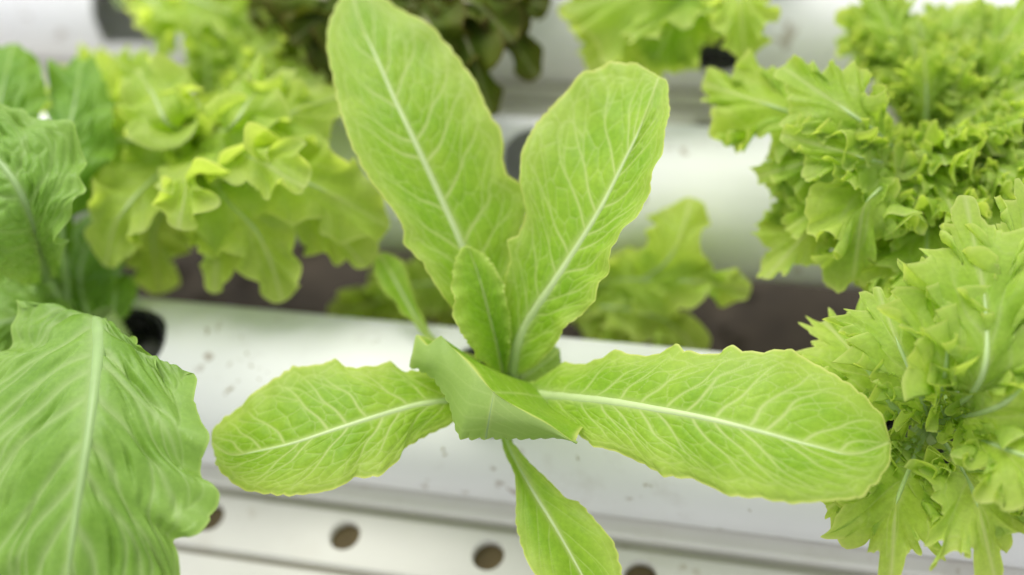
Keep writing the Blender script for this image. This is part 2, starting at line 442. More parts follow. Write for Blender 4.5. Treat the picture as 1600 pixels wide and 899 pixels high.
def prism_x(prof, x0, x1, nx=2):
    """closed profile of (y, z) points extruded along x, capped"""
    n = len(prof); V = []
    for x in np.linspace(x0, x1, nx): V += [(x, y, z) for y, z in prof]
    F = [[i*n+j, i*n+(j+1) % n, (i+1)*n+(j+1) % n, (i+1)*n+j] for i in range(nx-1) for j in range(n)]
    F += [list(range(n))[::-1], [(nx-1)*n+j for j in range(n)]]
    return V, F
def cut(o, cutters):
    """boolean the cutters out of o and bake the result"""
    for c in cutters:
        md = o.modifiers.new('cut', 'BOOLEAN'); md.operation = 'DIFFERENCE'; md.object = c; md.solver = 'EXACT'
    dg = bpy.context.evaluated_depsgraph_get(); dg.update()
    me = bpy.data.meshes.new_from_object(o.evaluated_get(dg)); o.modifiers.clear()
    old = o.data; o.data = me; bpy.data.meshes.remove(old)
    for c in cutters:
        d = c.data; bpy.data.objects.remove(c); bpy.data.meshes.remove(d)
    return o

# ------------------------------------------------------------------ ground
GZ = -.27
rg = np.random.default_rng(3)
n = 160; gx = np.linspace(-1, 1, n); gx = np.sign(gx)*np.abs(gx)**2.2*12
X, Y = np.meshgrid(gx, gx+.2, indexing='ij')
Z = GZ+.006*np.sin(X*31+Y*9)*np.sin(Y*27-X*5)+rg.uniform(-.0035, .0035, X.shape)+.004*np.sin(X*83)*np.sin(Y*71+X*20)
soil = mesh_obj('ground', np.stack([X, Y, Z], -1).reshape(-1, 3), gridfaces(n, n), M_SOIL); tag(soil, kind='structure')
# small clods lying in the soil
def clod(c, r, rng):
    bm = bmesh.new(); bmesh.ops.create_icosphere(bm, subdivisions=2, radius=r)
    for v in bm.verts: v.co *= rng.uniform(.75, 1.2)
    V = [tuple(v.co+Vector(c)) for v in bm.verts]; F = [[v.index for v in f.verts] for f in bm.faces]; bm.free(); return V, F
V, F = [], []
for _ in range(420):
    c = (rg.uniform(-.7, .6), rg.uniform(-.25, .6), GZ+.002); a, b = clod(c, rg.uniform(.003, .011), rg); k = len(V); V += a; F += [[i+k for i in f] for f in b]
tag(mesh_obj('soil_clods', V, F, M_SOIL), label='loose brown crumbs of soil on the ground between the pipes', cat='soil', kind='stuff')

# ------------------------------------------------------------------ grow pipes
HOLES = {0: [-.22, 0, .22], 1: [], 2: []}
x2 = P(848, 238, R_PIPE)[0]; HOLES[1] = [x2-.22, x2, x2+.22]
x3 = P(197, -12, R_PIPE)[0]; HOLES[2] = [P(186, -24, R_PIPE)[0], x3+.22, x3+.44]
HY = [.0055, P(848, 238, R_PIPE)[1], P(190, -22, R_PIPE)[1]]
def cyl_cutter(x, y, z0, z1, r, jag, rng, n=56):
    a = np.linspace(0, 2*np.pi, n, endpoint=False)
    rr = r*(1+jag*np.convolve(rng.uniform(-1, 1, n+4), np.ones(3)/3, 'same')[:n])
    V = [(x+rr[i]*math.cos(a[i]), y+rr[i]*math.sin(a[i]), z0) for i in range(n)]+[(x+rr[i]*math.cos(a[i]), y+rr[i]*math.sin(a[i]), z1) for i in range(n)]
    F = [[i, (i+1) % n, n+(i+1) % n, n+i] for i in range(n)]+[list(range(n))[::-1], list(range(n, 2*n))]
    return mesh_obj('cutter', V, F, M_PIPE)
def grow_pipe(k, label, x0=-1.5, x1=1.3):
    rng = np.random.default_rng(40+k); y = PITCH*k+YOFF
    na = 96; a = np.linspace(0, 2*np.pi, na, endpoint=False)
    ro, ri = R_PIPE, R_PIPE-.0026
    V = []
    for (x, r) in ((x0, ro), (x1, ro), (x1, ri), (x0, ri)): V += [(x, y+r*math.cos(t), r*math.sin(t)) for t in a]
    F = []
    for s in range(4):
        b0, b1 = s*na, ((s+1) % 4)*na
        F += [[b0+i, b1+i, b1+(i+1) % na, b0+(i+1) % na] for i in range(na)]
    o = mesh_obj('grow_pipe', V, F, M_PIPE)
    bm = bmesh.new(); bm.from_mesh(o.data); bmesh.ops.recalc_face_normals(bm, faces=bm.faces); bm.to_mesh(o.data); bm.free()
    cut(o, [cyl_cutter(x, HY[k], 0, .1, .030 if (k == 2 and i == 0) else .0255 if k else .0272, .035, rng) for i, x in enumerate(HOLES[k])])
    for p in o.data.polygons: p.use_smooth = True
    try: o.data.set_sharp_from_angle(angle=rad(40))
    except Exception: pass
    tag(o, label, 'grow pipe', 'white hydroponic pipes with round planting holes')
    return o
grow_pipe(0, 'nearest white grow pipe with scuff marks, holding the central romaine lettuce')
grow_pipe(1, 'middle white grow pipe with an empty round hole behind the romaine leaves')
grow_pipe(2, 'farthest white grow pipe along the top, holding the dark reddish lettuce')

# perforated rails in front of the nearest and the farthest pipe
RZ = -.030
ya = P(800, 794, RZ)[1]; yb = P(800, 815, RZ)[1]; ycc = P(800, 833, RZ-.003)[1]; yd = P(800, 925, RZ-.003)[1]
hx = [P(335, 805, RZ-.003), P(538, 836, RZ-.003), P(755, 866, RZ-.003), P(1001, 893, RZ-.003)]
yh = (hx[1][1]+hx[2][1])/2; stp = (hx[3][0]-hx[1][0])/2
def rail(dy, label):
    wl = abs(ya-yb); y0 = ya+.0055
    prof = [(y0, RZ-.03), (y0, RZ-.004), (y0-.0015, RZ-.001), (y0-.004, RZ), (yb+.002, RZ), (yb+.0006, RZ-.001), (yb, RZ-.003), (yb-.0003, RZ-.012),
            (ycc+.0003, RZ-.012), (ycc, RZ-.005), (ycc-.0015, RZ-.003), (yd+.0015, RZ-.003), (yd, RZ-.005), (yd-.0004, RZ-.013), (yd-.0034, RZ-.013),
            (yd-.0038, RZ-.005), (yd-.0055, RZ-.003), (yd-.022, RZ-.003), (yd-.024, RZ-.005), (yd-.024, RZ-.03),
            (yd-.021, RZ-.03), (yd-.021, RZ-.016), (y0-.003, RZ-.016), (y0-.003, RZ-.03)]
    prof = [(p[0]+dy, p[1]) for p in prof]
    V, F = prism_x(prof, -1.45, 1.25)
    e = empty('perforated_rail', (0, ya+dy, RZ-.03), label, 'rail', 'perforated plastic rails beside the pipes')
    o = mesh_obj('channel', V, F, M_RAIL, smooth=False)
    bm = bmesh.new(); bm.from_mesh(o.data); bmesh.ops.recalc_face_normals(bm, faces=bm.faces); bm.to_mesh(o.data); bm.free()
    rng = np.random.default_rng(7)
    cs = [cyl_cutter(hx[1][0]+stp*k, yh+dy, RZ-.05, RZ+.02, .0092, .0, rng, 40) for k in range(-6, 8)]
    cut(o, cs)
    o.parent = e; o.matrix_parent_inverse = Matrix.Translation(-e.location)
    V, F = prism_x([(ycc-.004+dy, RZ-.0145), (ycc-.004+dy, RZ-.0105), (yd+.002+dy, RZ-.0105), (yd+.002+dy, RZ-.0145)], -1.44, 1.24)
    mesh_obj('hole_backing', V, F, M_STRIP, e, smooth=False); return e  # added strip, stands in for the lit soil seen through the holes
rail(0, 'off-white rail with a row of round brown holes, in front of the nearest pipe')
rail(2*PITCH, 'blurred grey-white rail along the far side of the middle pipe')

# crumbs of dirt stuck to the nearest pipe
def on_pipe(px, py, k=0):
    z = R_PIPE
    for _ in range(30):
        p = P(px, py, z); dy = p[1]-(PITCH*k+YOFF)
        z = .5*z+.5*math.sqrt(max(R_PIPE**2-dy*dy, 1e-5))
    return P(px, py, z), np.array([0, dy, z])/R_PIPE
rd = np.random.default_rng(9); V, F = [], []
spots = [(323, 521), (345, 514), (352, 508), (378, 562), (402, 574), (396, 590), (362, 606), (357, 612), (430, 492), (442, 494), (585, 530), (900, 716), (700, 712), (1010, 760), (560, 500), (1180, 800), (368, 598), (408, 582)]
for (px, py) in spots:
    for _ in range(rd.integers(1, 4)):
        c, nn = on_pipe(px+rd.normal(0, 5), py+rd.normal(0, 4)); t1 = np.array([1., 0, 0]); t2 = np.cross(nn, t1)
        r = rd.uniform(.0003, .0010); m = 9; a = np.linspace(0, 2*np.pi, m, endpoint=False); rr = r*rd.uniform(.5, 1.3, m); ang = rd.uniform(0, 3)
        k = len(V); el = rd.uniform(1, 2.6)
        for i in range(m):
            x, y = rr[i]*math.cos(a[i])*el, rr[i]*math.sin(a[i])
            V.append(c+t1*(x*math.cos(ang)-y*math.sin(ang))+t2*(x*math.sin(ang)+y*math.cos(ang)))
        V.append(c+nn*.00035); F += [[k+i, k+(i+1) % m, k+m] for i in range(m)]
tag(mesh_obj('dirt_specks', V, F, plain_mat('dried_dirt', (.42, .38, .29), .9, 300, .3)), label='brownish dried dirt specks on the nearest white pipe', cat='dirt', kind='stuff')

# net cups in the holes
def net_cup(x, y, label, r=.0255):
    e = empty('net_cup', (x, y, R_PIPE-.045), label, 'net cup', 'black net cups in the planting holes')
    n = 48; a = np.linspace(0, 2*np.pi, n, endpoint=False)
    prof = [(r, R_PIPE-.0065), (r+.0012, R_PIPE-.0045), (r, R_PIPE-.003), (r-.0018, R_PIPE-.003), (r-.0022, R_PIPE-.008)]
    V = [(x+q*math.cos(t), y+q*math.sin(t), z) for q, z in prof for t in a]
    mesh_obj('rim', V, gridfaces(len(prof), n, 0, True), M_BLACK, e)
    V, F = [], []
    for k in range(24):
        t = 2*math.pi*k/24
        pth = [(x+q*math.cos(t), y+q*math.sin(t), z) for q, z in ((r-.0015, R_PIPE-.006), (r-.004, R_PIPE-.025), (r-.007, R_PIPE-.045))]
        v, f = tube(np.array(pth), [.0009]*3, 6, 1, (math.sin(t), -math.cos(t), .01)); f = f+len(V); V += list(v); F += f.tolist()
    for q, z in ((r-.0035, R_PIPE-.02), (r-.0055, R_PIPE-.034), (r-.007, R_PIPE-.045)):
        pth = np.array([(x+q*math.cos(t), y+q*math.sin(t), z) for t in np.linspace(0, 2*math.pi, 33)])
        v, f = tube(pth, [.0009]*33, 6); f = f+len(V); V += list(v); F += f.tolist()
    mesh_obj('basket', V, F, M_BLACK, e)
    # growing sponge
    V = [(x+q*math.cos(t), y+q*math.sin(t), z+.0008*math.sin(5*t+q*900)) for q, z in ((r-.008, R_PIPE-.04), (r-.006, R_PIPE-.016), (r-.008, R_PIPE-.014), (.004, R_PIPE-.0135), (.0002, R_PIPE-.0135)) for t in a]
    mesh_obj('sponge', V, gridfaces(5, n, 0, True), M_BLACK, e)
    return e
net_cup(0, HY[0], 'black net cup under the central romaine lettuce')
net_cup(.22, HY[0], 'black net cup glimpsed between the frilly leaves at lower right')
net_cup(-.22, HY[0], 'black net cup beneath the broad green leaves at lower left')
net_cup(HOLES[1][0], HY[1], 'black net cup under the lobed yellow-green lettuce')
net_cup(HOLES[1][2], HY[1], 'black net cup under the large frilly lettuce at upper right')
net_cup(HOLES[2][1], HY[2], 'black net cup under the dark reddish lettuce')
net_cup(HOLES[2][2], HY[2], 'black net cup in the far pipe, under the frilly leaves at the top')

# ------------------------------------------------------------------ central romaine
ROM = empty('romaine_lettuce', (0, 0, R_PIPE-.012), 'young yellow-green romaine lettuce with six spread leaves, sharp in the centre', 'lettuce')
stem(ROM, (0, 0, R_PIPE-.014), tuple(P(788, 596, .066)), .007)
def hero(seed, mid, left, right, **kw):
    d = dict(mat=M_HERO, ribmat=M_HRIB, rng=np.random.default_rng(seed), nu=300, ns=80, rib=(.0030, .0006), pucker=.0010, tens=.10,
             ruff=((.0012, 3), (.0004, 9)), teeth=(.0014, 26), edgew=.05, roll_edge=.0008)
    d.update(kw); return px_leaf(ROM, mid, left, right, **d)
# upper left, tall
hero(11, [(786, 585, .062), (765, 500, .085), (725, 392, .110), (688, 308, .128), (650, 225, .145), (618, 158, .155), (588, 90, .163), (560, 30, .168), (548, -18, .170)],
     [(780, 586), (752, 545), (720, 500), (690, 462), (662, 408), (634, 378), (631, 350), (612, 318), (574, 272), (548, 225), (532, 175), (520, 120), (510, 75), (512, 38), (530, 0), (548, -18)],
     [(794, 584), (800, 500), (803, 430), (806, 385), (820, 350), (829, 318), (820, 290), (792, 272), (787, 250), (786, 208), (764, 172), (742, 122), (712, 82), (678, 44), (640, 20), (605, -2), (575, -18), (548, -18)],
     lift=(.0, .012, .010, .006, .0), liftR=(.0, -.004, .0, .003, .0), nsec=10, slant=.09, curve=.03, bow=-.03,
     label='tall leaf pointing up and left', rib=(.0032, .0005))
# upper right, tall
hero(12, [(797, 588, .062), (806, 545, .078), (826, 500, .092), (862, 446, .110), (905, 380, .127), (940, 322, .140), (975, 252, .152), (1000, 200, .160), (1018, 150, .165), (1030, 118, .167)],
     [(786, 578), (782, 520), (784, 470), (790, 430), (797, 405), (792, 375), (808, 368), (822, 335), (812, 282), (814, 240), (838, 188), (878, 146), (914, 112), (952, 95), (992, 98), (1030, 118)],
     [(806, 588), (835, 572), (868, 538), (880, 516), (912, 484), (932, 470), (935, 442), (956, 425), (958, 388), (986, 348), (1012, 300), (1030, 245), (1040, 190), (1044, 140), (1041, 124), (1030, 118)],
     lift=(.0, .010, .010, .004, .0), liftR=(.0, .008, .012, .010, .0), nsec=11, slant=.10, curve=.03, bow=-.04, pucker=.0012,
     label='broad leaf pointing up and right', rib=(.0040, .0005), ruff=((.0016, 4), (.0008, 11)), teeth=(.0009, 38))
# left, lying
hero(13, [(775, 602, .060), (740, 615, .072), (700, 625, .084), (650, 633, .092), (590, 650, .098), (530, 669, .100), (460, 692, .099), (400, 706, .095), (360, 713, .091), (328, 690, .085)],
     [(770, 596), (735, 585), (700, 580), (655, 576), (630, 577), (610, 562), (590, 571), (560, 574), (540, 572), (522, 558), (505, 568), (475, 572), (455, 571), (438, 586), (415, 600), (385, 626), (350, 650), (330, 672), (328, 690)],
     [(776, 610), (745, 632), (706, 662), (675, 676), (634, 700), (627, 716), (600, 738), (590, 745), (556, 746), (528, 763), (490, 770), (450, 775), (385, 768), (362, 754), (340, 730), (328, 690)],
     lift=(.0, .003, .004, .002, .0), liftR=(.0, -.004, -.006, -.004, .0), nsec=11, slant=.07, curve=.03, bow=.02,
     label='leaf lying out to the left', rib=(.0027, .0006), midend=.90)
# right, lying, biggest
hero(14, [(805, 606, .060), (840, 616, .072), (880, 620, .084), (950, 627, .098), (1030, 640, .108), (1110, 655, .114), (1190, 675, .116), (1270, 697, .115), (1340, 712, .112), (1393, 690, .106)],
     [(800, 600), (835, 596), (880, 564), (895, 568), (920, 565), (945, 556), (962, 545), (978, 552), (1010, 554), (1035, 546), (1053, 534), (1068, 545), (1100, 551), (1128, 548), (1145, 537), (1162, 547), (1195, 550), (1238, 546), (1290, 575), (1345, 612), (1380, 650), (1393, 690)],
     [(805, 612), (835, 640), (862, 655), (900, 676), (928, 698), (960, 705), (1010, 728), (1036, 744), (1080, 748), (1140, 776), (1180, 778), (1235, 786), (1290, 783), (1346, 776), (1378, 745), (1393, 718), (1393, 690)],
     lift=(.0, .004, .006, .004, .0), liftR=(.0, -.006, -.010, -.006, .0), nsec=14, slant=.07, curve=.04, bow=.02, pucker=.0008,
     label='long leaf lying out to the right', rib=(.0040, .0006), midend=.91)
# front, hanging towards the viewer
hero(15, [(790, 620, .058), (787, 660, .066), (795, 700, .068), (825, 755, .066), (862, 815, .062), (895, 872, .056), (925, 930, .050), (940, 990, .044)],
     [(780, 622), (778, 662), (786, 698), (806, 745), (811, 790), (808, 820), (826, 880), (860, 940), (900, 980), (940, 990)],
     [(798, 622), (794, 660), (803, 695), (830, 725), (850, 743), (882, 775), (904, 785), (935, 818), (960, 848), (974, 905), (968, 960), (940, 990)],
     lift=(.0, .003, .004, .0), nsec=8, slant=.2, pucker=.0004, veinamp=.45, third=False, label='pale narrow-stalked leaf hanging towards the viewer', rib=(.0030, .0007),
     bow=.03, nu=200, ns=50)
# small spoon shaped leaf at the back
hero(16, [(775, 590, .055), (720, 570, .055), (668, 524, .058), (640, 480, .064), (618, 440, .070), (602, 412, .073), (592, 394, .074)],
     [(772, 594), (715, 574), (662, 526), (635, 490), (600, 455), (584, 425), (583, 404), (592, 394)],
     [(776, 587), (722, 564), (672, 520), (652, 480), (640, 440), (632, 412), (615, 396), (592, 394)],
     lift=(.0, .001, .003, .0), nsec=5, pucker=.0003, veinamp=.3, third=False, teeth=(0, 10), label='small spoon-shaped leaf', rib=(.0022, .0006), nu=120, ns=30)
# small young leaf folded like a boat in the heart
hero(17, [(786, 586, .064), (778, 545, .078), (768, 505, .090), (757, 462, .101), (745, 422, .110), (732, 388, .117)],
     [(780, 584), (748, 562), (728, 532), (714, 505), (709, 470), (707, 430), (711, 405), (722, 386), (732, 386)],
     [(792, 584), (797, 545), (797, 510), (793, 480), (786, 445), (771, 415), (750, 394), (732, 386)],
     lift=(.004, .020, .022, .012, .003), liftR=(.002, .006, .008, .006, .002), nsec=8, slant=.2, pucker=.0014, veinamp=.4,
     ruff=((.0008, 4), (.0005, 9)), label='small upright leaf folded lengthwise in the heart', rib=(.0014, .0004), nu=200, ns=50, midend=.93)
# low leaf glimpsed under the heart on the right
hero(18, [(795, 598, .056), (820, 588, .060), (845, 572, .066), (866, 556, .070), (874, 545, .071)],
     [(795, 592), (812, 575), (838, 552), (860, 536), (874, 545)],
     [(798, 604), (830, 606), (858, 598), (876, 570), (874, 545)],
     nsec=5, pucker=.0004, veinamp=.3, third=False, label='small grey-green leaf under the heart', rib=(.0012, .0005), nu=90, ns=24, under=.8)
# leaf that bends over towards the viewer and shows its underside
def folded_leaf():
    inner = [(742, 556, .066), (752, 570, .064), (766, 584, .062), (790, 596, .060), (838, 602, .066), (866, 640, .078), (912, 667, .088)]
    fold = [(651, 526, .106), (668, 541, .110), (690, 522, .114), (728, 566, .117), (768, 607, .119), (828, 650, .112), (868, 672, .106), (901, 690, .100)]
    low = [(640, 573, .100), (655, 580, .101), (676, 594, .102), (704, 632, .103), (719, 686, .102), (800, 684, .098), (862, 686, .096), (902, 692, .098)]
    A, B, C = (spline([P(*p) for p in r], 161, .28) for r in (inner, fold, low))
    rng = np.random.default_rng(5)
    rows = []
    bend = np.array([0, -.003, .006])
    for f in np.linspace(0, 1, 50):
        rows.append(A*(1-f)+B*f+bend*np.sin(f*np.pi)*.7)
    rr = .0016
    for f in np.linspace(0, 1, 60)[1:]:
        k = 161; m = np.linspace(-1, 1, k)
        rows.append(B*(1-f)+C*f+np.outer(np.sin(f*np.pi)*(.004), CM[:, 2])*1.0)
    G = np.array(rows); nr = len(rows)
    j = np.linspace(0, 1, 161)[None]; i = np.arange(nr)[:, None]
    q = np.clip((i-49)/60, 0, 1)                       # 0 at the fold, 1 at the lower margin
    Sx = np.abs(j-.6)/np.where(j < .6, .6, .4)
    v, b = vein_field(np.clip(q+0*j, 0, 1)*.9, Sx+0*q, rng, 5, .45, .1, .016, True)
    v2, b2 = vein_field(np.clip(i/49, 0, 1)*.9+0*j, Sx+0*q, rng, 6, .12, .05, .007, False)
    isu = (i > 49)+0*j
    vein = np.where(isu > 0, v*.24, v2*.5)
    vein = np.maximum(vein, .5*np.exp(-((j-.6)/.010)**2)*np.where(isu > 0, 1-.2*q, .8))
    edge = np.maximum(np.exp(-((1-q)*60/2.0)**2)*(isu > 0), .95*np.exp(-((i-49)/1.8)**2))
    edge = np.maximum(edge, np.exp(-((np.minimum(j, 1-j))*161/3.0)**2))
    Nn = surf_normals(G); 
    G = G+Nn*(.0*np.where(isu > 0, b, b2)+.0007*np.sin(j*15+q*3)*fit_smooth(q, .5, 1)+.0012*np.sin(j*16+1)*fit_smooth(1-np.abs(i-49)/30., 0, 1))[..., None]
    tth = (np.abs((j*19) % 1-.3)-.35)*.0022*fit_smooth(q, .8, 1)
    G = G+tth[..., None]*(B-C)[None]/np.maximum(np.linalg.norm(B-C, axis=1)[None, :, None], 1e-6)
    o = mesh_obj('leaf', G.reshape(-1, 3), gridfaces(nr, 161), M_HERO, ROM,
                 {'vein': vein.ravel(), 'edge': np.clip(edge, 0, 1).ravel(), 'under': (isu*(.75+.25*(j > .6))).ravel().astype(float)})  # underside colour, with shade painted in as a darker right half
    o['label'] = 'short leaf bent over, showing its grey-green underside'
    c = G[50:108, 96]; nn = Nn[50:108, 96]
    if (nn.mean(0) @ CM[:, 2]) < 0: nn = -nn
    r_ = np.linspace(.0005, .0007, len(c))
    VV, FF = tube(c-nn*.0004, r_, 8, .8, nn); mesh_obj('midrib', VV, FF, M_GRIB, o)
folded_leaf()

# ------------------------------------------------------------------ broad green lettuce at the left
GRN = empty('green_lettuce', (-.22, 0, R_PIPE-.012), 'large mid-green loose-leaf lettuce with broad puckered leaves at the left edge', 'lettuce')
gb = np.array([-.22, 0, R_PIPE-.014]); stem(GRN, tuple(gb), (-.225, .01, R_PIPE+.02), .009)
def gl(seed, mid, left, right, **kw):
    d = dict(mat=M_GREEN, ribmat=M_GRIB, rng=np.random.default_rng(seed), nu=240, ns=64, rib=(.0045, .0008), pucker=.0020, vwid=.014,
             ruff=((.0045, 4), (.002, 9)), teeth=(.0030, 17), edgew=.03, nsec=8, slant=.16, third=True, veinamp=.45, blister=(60, .0028))
    d.update(kw); return px_leaf(GRN, mid, left, right, **d)
# foreground leaf arching over
gl(21, [(165, 545, .085), (158, 515, .125), (152, 496, .145), (152, 540, .155), (145, 610, .160), (136, 680, .160), (124, 760, .156), (112, 840, .150), (105, 910, .142), (100, 985, .130)],
     [(150, 545, .08), (120, 520, .12), (95, 498, .137), (60, 470, .140), (35, 470, .136), (20, 510, .134), (5, 560, .135), (-50, 600, .135), (-90, 680, .135), (-100, 780, .13), (-80, 880, .125), (-30, 960, .12), (40, 1010, .12), (100, 985, .125)],
     [(180, 545, .08), (185, 520, .125), (192, 522, .142), (225, 545, .145), (245, 565, .144), (272, 590, .140), (302, 583, .136), (306, 640, .138), (326, 690, .138), (312, 735, .136), (340, 792, .132), (318, 825, .130), (272, 845, .128), (278, 880, .125), (290, 930, .12), (200, 990, .12), (100, 985, .125)],
     nu=320, ns=100, pucker=.0036, veinamp=.8, third=False, nsec=12, slant=.12, rib=(.0056, .0010), blister=(120, .0020), ruff=((.0026, 6), (.0022, 13)), midend=.93, label='broad foreground leaf arching down towards the viewer', ribsink=.75)
# pale leaf pointing up left
gl(22, [(75, 440, .08), (60, 380, .13), (45, 330, .16), (20, 280, .175), (-30, 220, .18), (-80, 170, .18)],
     [(70, 450, .06), (20, 440, .12), (-20, 430, .14), (-80, 380, .16), (-120, 260, .17), (-80, 170, .18)],
     [(85, 435, .06), (100, 385, .14), (105, 340, .16), (115, 300, .17), (128, 250, .172), (118, 200, .175), (60, 185, .178), (0, 165, .18), (-80, 170, .18)],
     pucker=.004, nsec=9, ruff=((.004, 5), (.003, 11)), rib=(.0035, .001), label='pale blistered leaf')
# dark leaves at the back
gl(23, [(105, 470, .06), (95, 330, .11), (98, 240, .13), (115, 170, .135), (128, 95, .130)],
     [(75, 440), (68, 330), (62, 250), (68, 180), (70, 130), (90, 95), (128, 92)],
     [(95, 440), (120, 340), (140, 290), (172, 250), (178, 180), (165, 130), (150, 98), (128, 92)],
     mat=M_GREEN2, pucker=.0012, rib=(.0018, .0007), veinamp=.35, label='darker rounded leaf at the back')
gl(24, [(80, 460, .06), (10, 330, .11), (-20, 250, .13), (0, 160, .14), (20, 70, .14)],
     [(50, 430), (-60, 340), (-90, 240), (-60, 120), (-20, 70), (20, 68)],
     [(70, 430), (30, 330), (25, 240), (70, 160), (66, 110), (45, 78), (20, 68)],
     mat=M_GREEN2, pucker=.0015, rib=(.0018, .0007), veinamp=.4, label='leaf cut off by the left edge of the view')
gl(25, [(110, 500, .055), (80, 440, .07), (60, 400, .08), (30, 385, .086), (-20, 400, .088)],
     [(105, 510), (60, 470), (20, 480), (-20, 470), (-20, 400)],
     [(115, 492), (105, 420), (80, 370), (30, 350), (-20, 400)],
     ruff=((.006, 4), (.003, 9)), rib=(.0028, .001))
gl(26, [(140, 520, .05), (60, 500, .08), (20, 500, .095), (-50, 520, .10), (-110, 540, .10)],
     [(140, 510), (70, 455), (0, 430), (-70, 450), (-110, 540)],
     [(140, 530), (60, 540), (0, 560), (-70, 580), (-110, 540)], ruff=((.006, 4), (.003, 9)), rib=(.0028, .001))
gl(27, [(170, 520, .05), (178, 480, .052), (180, 455, .054), (182, 428, .052)],
     [(160, 520), (152, 480), (148, 450), (160, 430), (182, 426)],
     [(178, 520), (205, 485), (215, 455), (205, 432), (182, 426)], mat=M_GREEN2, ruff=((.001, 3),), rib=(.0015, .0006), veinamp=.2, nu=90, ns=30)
gl(28, [(150, 520, .048), (130, 470, .055), (125, 420, .056), (140, 370, .054), (150, 330, .05)],
     [(140, 520), (100, 470), (80, 420), (95, 360), (150, 325)],
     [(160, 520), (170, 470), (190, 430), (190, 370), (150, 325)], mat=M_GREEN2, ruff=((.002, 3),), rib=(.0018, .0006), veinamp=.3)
gl(29, [(-60, 430, .05), (-10, 380, .05), (20, 300, .045), (60, 260, .04)],
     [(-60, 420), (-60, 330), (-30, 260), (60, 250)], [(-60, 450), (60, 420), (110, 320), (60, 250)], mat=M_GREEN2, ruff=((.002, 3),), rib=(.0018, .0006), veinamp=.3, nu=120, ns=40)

# ------------------------------------------------------------------ generic lettuce heads
def head(name, x, y, label, mat, ribmat, seed, leaves, env, mod, cnt=None, group=None, zb=R_PIPE, **kw):
    """leaves: (azimuth deg, length, half width, elev0 deg, elev1 deg, lift of the base)"""
    rng = np.random.default_rng(seed)
    e = empty(name, (x, y, zb-.012), label, 'lettuce', group)
    stem(e, (x, y, zb-.014), (x, y, zb+.018), .0075)
    for i, (az, ln, wd, e0, e1) in enumerate(leaves):
        b = np.array([x, y, zb-.002+.012*rng.uniform(.2, 1)])
        M = arc_mid(b, rad(az), ln, rad(e0), rad(e1), twist=rng.uniform(-.25, .25))
        md = mod(rng)
        auto_leaf(e, M, wd, env, md, (0, 0, 1) if e0 < 88 else (math.cos(rad(az)), math.sin(rad(az)), .3), rng, mat=mat, ribmat=ribmat, **kw)
    return e
def whorl(seed, n, l0, l1, w0, w1, eo, ei, droop=35, az0=0, skip=()):
    rng = random.Random(seed); out = []
    for i in range(n):
        f = i/(max(1, n-1)); az = az0+i*137.5+rng.uniform(-14, 14)
        a = az % 360
        if any((s0 <= a <= s1) for s0, s1 in skip) : continue
        e0 = eo+(ei-eo)*f+rng.uniform(-6, 6)
        out.append((az, l0+(l1-l0)*f*rng.uniform(.85, 1.1), (w0+(w1-w0)*f)*rng.uniform(.9, 1.12), e0, e0-droop*rng.uniform(.6, 1.3)))
    return out

OAKK = dict(nu=240, ns=40, pucker=.001, ruff=((.005, 2), (.0065, 6), (.0038, 11)), nsec=6, slant=.1, vwid=.018, third=False, veinamp=.35, rib=(.0024, .0008), edgew=.05, midend=.86)
FRK = dict(nu=420, ns=34, pucker=.0008, ruff=((.0042, 3), (.0045, 8), (.0028, 18)), ruffpow=1.5, nsec=6, slant=.15, vwid=.016, third=False, veinamp=.5, rib=(.0026, .0008), edgew=.05, midend=.80)
def extra(parent, seed, mid, W, mat, ribmat, env, mod, hint=None, roll=0, **kw):
    """one leaf of a head that reaches towards the viewer's side; midrib as (px, py, z), started at the plant's crown"""
    rng = np.random.default_rng(seed)
    c = np.array(root_of(parent))+np.array([0, 0, .016])
    M = np.array([c]+[P(*p) for p in mid])
    h = CM[:, 2]+np.array([0, 0, .5]) if hint is None else np.array(hint, float)
    h = h+roll*CM[:, 0]
    return auto_leaf(parent, M, W, env, mod(rng), h/np.linalg.norm(h), rng, mat=mat, ribmat=ribmat, **kw)

OAK = head('oakleaf_lettuce', HOLES[1][0], HY[1], 'bushy yellow-green lettuce with rounded lobed leaves in the middle pipe', M_OAK, M_ORIB, 71,
     whorl(1, 34, .130, .055, .026, .019, 26, 76, 42, 20, skip=((95, 175),)), env_spoon, lambda r: mod_lobed(r, r.integers(4, 7)+.0, .42), **OAKK)
for i, (mid, W) in enumerate([
        ([(340, 290, .10), (400, 360, .10), (430, 420, .085), (440, 462, .07)], 0.0246),
        ([(400, 250, .11), (490, 290, .115), (550, 320, .105), (598, 350, .09)], 0.0279),
        ([(440, 280, .09), (510, 350, .085), (560, 390, .075), (570, 415, .07)], 0.0213),
        ([(320, 300, .09), (340, 370, .09), (335, 455, .07)], 0.0180),
        ([(250, 270, .10), (200, 320, .11), (170, 370, .10), (165, 412, .085)], 0.0246),
        ([(230, 220, .10), (180, 220, .11), (130, 240, .10)], 0.0230),
        ([(400, 200, .12), (470, 170, .13), (530, 150, .12)], 0.0279),
        ([(380, 240, .13), (430, 260, .14), (470, 290, .135)], 0.0230),
        ([(300, 260, .13), (290, 300, .14), (280, 350, .13)], 0.0213),
        ([(270, 200, .13), (240, 150, .14), (215, 110, .13)], 0.0230),
        ([(360, 200, .14), (400, 140, .14), (440, 110, .13)], 0.0213),
        ([(280, 290, .06), (240, 360, .05), (250, 450, .03)], 0.0246)]):
    extra(OAK, 700+i, mid, W, M_OAK, M_ORIB, env_spoon, lambda r: mod_lobed(r, r.integers(4, 7)+0., .4), **OAKK)

